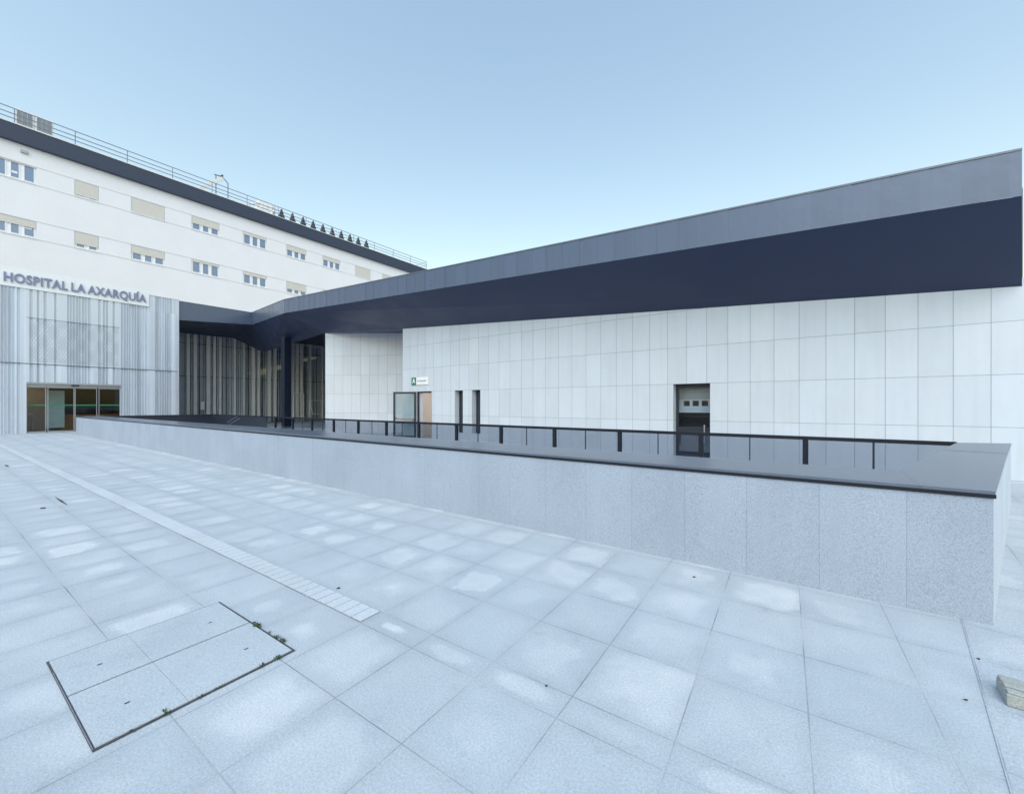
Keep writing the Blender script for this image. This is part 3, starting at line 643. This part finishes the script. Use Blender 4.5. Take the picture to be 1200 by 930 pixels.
# wall sign beside the door
ws = thing('wall_sign', 'small white wall sign with green emblem square above the open door', 'sign', (-16.2, WY, 2.98))
MB().box(-16.86, WY-.05, 2.79, -15.58, WY-.006, 3.18).build('panel', M['white'], ws, .004)
MB().box(-16.86, WY-.056, 2.79, -16.5, WY-.051, 3.18).build('green_field', M['sign_green'], ws)
m = MB()
def flat(mb, pts, y0, y1): 
    n = len(pts); b = len(mb.v); mb.v += [(x, y0, z) for x, z in pts]+[(x, y1, z) for x, z in pts]; mb.f.append(tuple(b+i for i in range(n))); mb.f.append(tuple(b+n+i for i in reversed(range(n))))
    for i in range(n): j = (i+1) % n; mb.f.append((b+j, b+i, b+n+i, b+n+j))
flat(m, [(-16.79, 2.88), (-16.74, 2.88), (-16.68, 3.0), (-16.62, 2.88), (-16.57, 2.88), (-16.655, 3.12), (-16.705, 3.12)], WY-.062, WY-.057)
m.build('emblem', M['white'], ws)
m = MB(); x = -16.43
for wv in (.03, .045, .04, .0, .05, .045, .035, .045, .03, .05, .045, .04, .045):
    if wv: m.box(x, WY-.054, 2.955, x+wv, WY-.0505, 3.02)
    x += wv+.014 if wv else .04
m.build('lettering', M['grey_text'], ws)

# ------------------------------------------------------------------ glazed lobby between wing and hospital
lg = thing('lobby_glazing', 'tall recessed glass front with pale vertical fins under the dark canopy', 'glazing', (-45.5, 16, 0))
MB().box(-45.51, 9.82, .1, -45.49, 29, 8.24).build('pane', M['lobby_glass'], lg)
m = MB(); yy = 9.8; m.box(-45.98, 9.8, .006, -45.9, 29.5, 8.6); random.seed(21)
while yy < 29.2:
    wv = random.choice((.08, .12, .12, .2)); m.box(-45.9, yy, .01, -45.66-random.uniform(0, .1), yy+wv, 8.6); yy += wv+random.choice((.06, .1, .16, .3))
m.build('back_panel', M['lobby_back'], lg)
m = MB().box(-45.55, 9.82, .01, -45.45, 29, .1)
for z in (4.36, 7.36): m.box(-45.53, 9.82, z, -45.485, 29, z+.04)
m.build('transom', M['cowl'], lg)
for y0, y1 in ((10.6, 10.68), (11.96, 12.2), (12.47, 12.72), (13.46, 13.74), (13.98, 14.2), (14.46, 14.63), (15.67, 15.85), (16.5, 16.62), (17.26, 17.56), (17.79, 18.0), (18.76, 19.07), (19.35, 19.6), (20.34, 20.48), (21.3, 21.4), (21.62, 21.9), (22.08, 22.36), (23.12, 23.3), (24.6, 24.68)):
    MB().box(-45.44, y0, .01, -45.28, y1, 8.2 if y0 < 16 else 8.5).build('fin', M['fin'], lg)
for y in (9.86, 11.3, 12.95, 15.1, 17.0, 18.3, 20.0, 22.7, 24.0):
    MB().box(-45.57, y, .1, -45.515, y+.05, 8.24).build('mullion', M['cowl'], lg)
tag(MB().box(-45.27, 13.0, 1.3, -45.262, 13.28, 2.05).build('paper_notice', M['white']), 'white paper notice stuck on the recessed lobby glass', 'notice')
for nm, y0, y1, zt in (('taller white tube frame standing before the lobby glass', 20.9, 22.0, 3.0), ('lower white tube frame with slanting leg by the angled wall', 22.6, 24.1, 2.25)):
    t = thing('barrier_frame', nm, 'rail', (-44.4, y0, 0), 'white tube frames before the lobby glass')
    m = MB().tube((-44.4, y0, 0.02), (-44.4, y0+(0 if zt > 2.5 else -.0), zt), .035).tube((-44.4, y1, .02), (-44.4, y1, zt), .035); m.build('post', M['white'], t)
    m = MB().tube((-44.4, y0, zt), (-44.4, y1, zt), .035)
    if zt < 2.5: m.tube((-44.4, y0+.35, .75), (-44.4, y1, .75), .035).tube((-44.4, y0+.05, zt), (-44.4, y0+.4, .75), .035)
    m.build('rail', M['white'], t)
cl = thing('column', 'square navy column carrying the fold of the canopy before the lobby', 'column', (-31.3, 14.35, 0))
MB().box(-31.7, 14.05, .02, -31.22, 14.55, 6.75).build('shaft', M['navy_blue'] if 'navy_blue' in M else simple('navy_blue_column', (.010, .015, .034), .35, 0., .1), cl, .01)
MB().box(-31.85, 13.95, .004, -31.05, 14.7, .03).build('base_plate', M['navy_dark'], cl)

# ------------------------------------------------------------------ granite parapet round the sunken court
pw = thing('parapet_wall', 'long thick granite parapet with grey coping across the plaza', 'wall', (-10, 5, 0))
P0 = (1.17, 4.843); P1 = (-35.6, 4.035); E1 = (2.86, 11.0); I0 = (.75, 5.745); I1 = (2.13, 10.65); I2 = (-35.6, 5.0)
zt = 1.038
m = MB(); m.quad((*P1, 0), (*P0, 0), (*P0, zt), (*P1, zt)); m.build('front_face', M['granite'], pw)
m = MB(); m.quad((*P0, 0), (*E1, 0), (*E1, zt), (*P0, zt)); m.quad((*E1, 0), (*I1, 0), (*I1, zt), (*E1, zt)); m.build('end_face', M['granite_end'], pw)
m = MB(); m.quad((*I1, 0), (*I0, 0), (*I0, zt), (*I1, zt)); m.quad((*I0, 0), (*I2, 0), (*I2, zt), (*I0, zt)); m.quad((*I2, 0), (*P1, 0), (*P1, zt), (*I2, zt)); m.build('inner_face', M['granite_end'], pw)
# coping: segments of stone slab with fine gaps, its dark edge showing below
o = .008
m = MB(); nseg = 8; fy = lambda x: P0[1]+(x-P0[0])*(P1[1]-P0[1])/(P1[0]-P0[0])-o; iy = lambda x: I0[1]+(x-I0[0])*(I2[1]-I0[1])/(I2[0]-I0[0])+o
xa = P1[0]
for k in range(nseg):
    xb = P1[0]+(I0[0]-P1[0])*(k+1)/nseg
    m.prism([(xa+.0006, fy(xa)), (xb-.0006, fy(xb)), (xb-.0006, iy(xb)), (xa+.0006, iy(xa))], zt+.003, 1.068); xa = xb
def lerp(a, b, f): return (a[0]+(b[0]-a[0])*f, a[1]+(b[1]-a[1])*f)
m.prism([(I0[0]+.0006, fy(I0[0])), (P0[0]+o, fy(P0[0])), lerp((P0[0]+o, P0[1]), E1, .62), lerp(I0, I1, .62), (I0[0]+.0006, iy(I0[0]))], zt+.003, 1.068)
m.prism([lerp(I0, I1, .623), lerp((P0[0]+o, P0[1]), E1, .623), (E1[0]+o, E1[1]+o), (I1[0], I1[1]+o)], zt+.003, 1.071)
m.build('coping', M['coping'], pw, .001)
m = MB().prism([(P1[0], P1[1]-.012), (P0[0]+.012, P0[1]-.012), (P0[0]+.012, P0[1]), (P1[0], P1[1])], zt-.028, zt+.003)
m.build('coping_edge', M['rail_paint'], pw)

# glass balustrade between court and wing
RY = 10.6
gr = thing('glass_railing', 'dark-framed tinted glass railing running parallel to the wing', 'railing', (-10, RY, 0))
MB().beam((2.12, RY, 1.05), (-34.5, RY, 1.05), .06, .075).build('handrail', M['rail_paint'], gr, .006)
MB().box(2.05, RY-.03, .05, -34.5, RY+.03, .10).build('bottom_rail', M['navy_dark'], gr)
for k in range(13):
    x = -.08-2.045*k
    MB().box(x-.05, RY-.04, 0.002, x+.05, RY+.04, 1.012).build('post', M['rail_paint'], gr)
for k in range(-1, 25):
    x1 = -.08-1.0225*k; x0 = x1-1.0225
    if x1 > 2.1: x1 = 2.1
    if k == -1: x0 = -.08; x1 = 1.001
    MB().box(x0+.012, RY-.006, .10, x1-.012, RY+.006, 1.03).build('glass_panel', M['rail_glass'], gr)
    if k % 2 == 0 or k == -1: MB().box(x0-.011 if k != -1 else x0-.011, RY-.012, .10, x0+.011, RY+.012, 1.03).build('clamp_bar', M['navy_dark'], gr) if k >= 0 else None
MB().box(.985, RY-.012, .10, 1.018, RY+.012, 1.03).build('clamp_bar', M['navy_dark'], gr)
MB().box(1.013, RY-.006, .10, 2.1, RY+.006, 1.03).build('glass_panel', M['rail_glass'], gr)
db = thing('dark_balustrade', 'solid navy balustrade closing the court before the entrance', 'balustrade', (-34.5, 8, 0))
MB().box(-34.56, 5.0, .004, -34.5, RY+.04, 1.02).build('panel', M['navy_dark'], db)
MB().box(-34.5, RY-.03, .004, -25.8, RY+.03, 1.02).build('panel', M['navy_dark'], db)
MB().box(-34.6, 5.0, 1.02, -34.46, RY+.06, 1.085).build('handrail', M['navy_dark'], db, .01)
MB().beam((-31.6, RY-.06, .55), (-29.9, RY-.06, 1.0), .04, .04).beam((-31.2, RY-.06, .45), (-29.5, RY-.06, .9), .04, .04).build('stair_rail', M['slat_lip'], db)

# ------------------------------------------------------------------ paving furniture
def uv2xy(u, v): k = .041; d = 1+k*k; return ((u-k*v)/d, (v+k*u)/d)
def slab(mb, u0, u1, v0, v1, z0, z1): mb.prism([uv2xy(u0, v0), uv2xy(u1, v0), uv2xy(u1, v1), uv2xy(u0, v1)], z0, z1)
dc = thing('drain_channel', 'long narrow slotted stone drain cover running to the entrance', 'drain', (-6, 2, 0))
m = MB(); slab(m, -34, -2.84, 2.019, 2.216, .001, .003); m.build('channel', simple('grey_channel', (.16, .18, .2), .8, 0., .2, 20), dc)
m = MB(); u = -2.845
while u > -6.6: slab(m, u-.118, u, 2.024, 2.211, .003, .008); u -= .127
ue = u; m.build('slotted_grate', M['drain'], dc)
m = MB(); u = ue
while u > -34: slab(m, u-.497, u, 2.021, 2.214, .003, .008); u -= .5
m.build('plain_cover', M['drain'], dc)

ac_ = thing('access_cover', 'large rectangular stone-filled access cover edged in dark steel', 'access cover', (-3.5, .9, 0))
CU = (-4.149, -2.905); CV = (.513, 1.512)
m = MB(); slab(m, CU[0]-.014, CU[1]+.012, CV[0]-.008, CV[1]+.012, .002, .006); m.build('frame', M['frame_steel'], ac_)
um = -3.555
for a, b in ((CU[0]+.006, um-.008), (um+.008, CU[1]-.005)):
    m = MB(); slab(m, a, b, CV[0]+.004, .9062, .006, .012); slab(m, a, b, .9078, CV[1]-.006, .006, .012); po = m.build('cover_plate', M['paving_plain'], ac_)
    for v in (.70, 1.33):
        kk = MB(); uc = (a+b)/2+.04; slab(kk, uc-.006, uc+.006, v-.012, v+.012, .0125, .0135); kk.build('keyhole', M['black'], po)
m = MB(); slab(m, CU[0]+.2, CU[1], CV[0]-.006, CV[0]-.003, .006, .012); m.build('steel_edge', M['steel'], ac_)

def weed(u, v, size, nleaf, label):
    x, y = uv2xy(u, v); m = MB()
    for k in range(nleaf):
        a = random.uniform(0, 6.28); l = size*random.uniform(.5, 1.); e = random.uniform(.25, 1.2); wv = l*random.uniform(.2, .35)
        b = Vector((x+random.uniform(-.7, .7)*size, y+random.uniform(-.5, .5)*size, .006)); d = Vector((math.cos(a)*math.cos(e), math.sin(a)*math.cos(e), math.sin(e))); s_ = d.cross(Vector((0, 0, 1))).normalized()*wv
        m.quad(b, b+d*l*.5+s_, b+d*l, b+d*l*.5-s_)
    return tag(m.build('weed', M['leaf_green']), label, 'weed', 'weeds in the cover joints')
for u, v, s_, n_, L in ((-3.44, 1.52, .036, 30, 'largest green weed tuft at the right end of the cover middle joint'), (-3.52, 1.525, .022, 12, 'tiny weed just behind the largest tuft on the cover'),
                     (-3.17, 1.52, .027, 24, 'weed tuft halfway along the right short edge of the cover'), (-3.08, 1.525, .028, 24, 'weed tuft near the right corner of the cover'),
                     (-3.28, 1.525, .02, 10, 'sparse weed between the two right edge tufts'), (-2.90, 1.40, .03, 20, 'weed tuft just left of the cover right corner on the front edge'), (-2.90, 1.31, .025, 12, 'small weed second from the right corner on the front edge'),
                     (-2.90, 1.06, .02, 9, 'tiny weed in the middle of the cover front edge'), (-2.90, .96, .022, 9, 'small low weed left of the front edge middle'),
                     (-2.90, .80, .03, 14, 'reddish green weed on the cover front edge near the lower corner'), (-2.90, .66, .018, 8, 'faint weed closest to the front left corner of the cover')):
    weed(u, v, s_, n_, L)

# small dark bits on the paving
def bit(x, y, l, wd, ang, label, cat='leaf', name='dry_leaf', z=.004):
    d = Vector((math.cos(ang), math.sin(ang), 0)); n_ = Vector((-d.y, d.x, 0)); c = Vector((x, y, z)); m = MB()
    p = [c-d*l/2, c-n_*wd/2+d*l*.1, c+d*l/2+Vector((0, 0, .006)), c+n_*wd/2]; m.prism([(q.x, q.y) for q in p], z, [z+.004, z+.012, z+.01, z+.008])
    tag(m.build(name, M['leaf_dry']), label, cat)
bit(-11.0, 1.054, 1.1, .03, math.radians(2.3), 'thin dark slot line in the paving at the far left', 'slot', 'floor_slot')
bit(-10.47, .80, .13, .07, .3, 'small dark leaf near the slot at the far left')
bit(-18.6, .74, .8, .05, .05, 'dark sliver on the paving by the left picture edge')
bit(-3.62, 2.12, .035, .02, 1., 'tiny dark leaf on the slotted drain cover')
bit(.93, 3.79+.35, .018, .007, -.3, 'tiny dark leaf on the right paving near the stone block')
bit(.74, 3.52, .02, .006, .1, 'pale twig fragment left of the stone block')
bit(-.95, 4.4, .03, .015, .5, 'tiny dark crumb by the foot of the granite parapet')
bit(-1.32, 2.15, .016, .01, .5, 'tiny dark crumb in the joint of the central paving')

sb = thing('stone_block', 'worn grooved grey stone block at the lower right picture edge', 'stone block', (1.1, 3.7, 0))
def rot(px, py, a=-.04): c, s = math.cos(a), math.sin(a); return (.918+px*c-py*s, 3.595+px*s+py*c)
m = MB(); m.prism([rot(0, 0), rot(.5, 0), rot(.5, .2), rot(0, .2)], .005, .076); m.build('body', M['block'], sb, .007)
m = MB()
for y0, y1, h in ((.0, .055, .090), (.066, .118, .094), (.13, .2, .092)): m.prism([rot(.004, y0+.003), rot(.496, y0+.003), rot(.496, y1), rot(.004, y1)], .076, h)
m.build('grooved_top', M['block'], sb, .008)
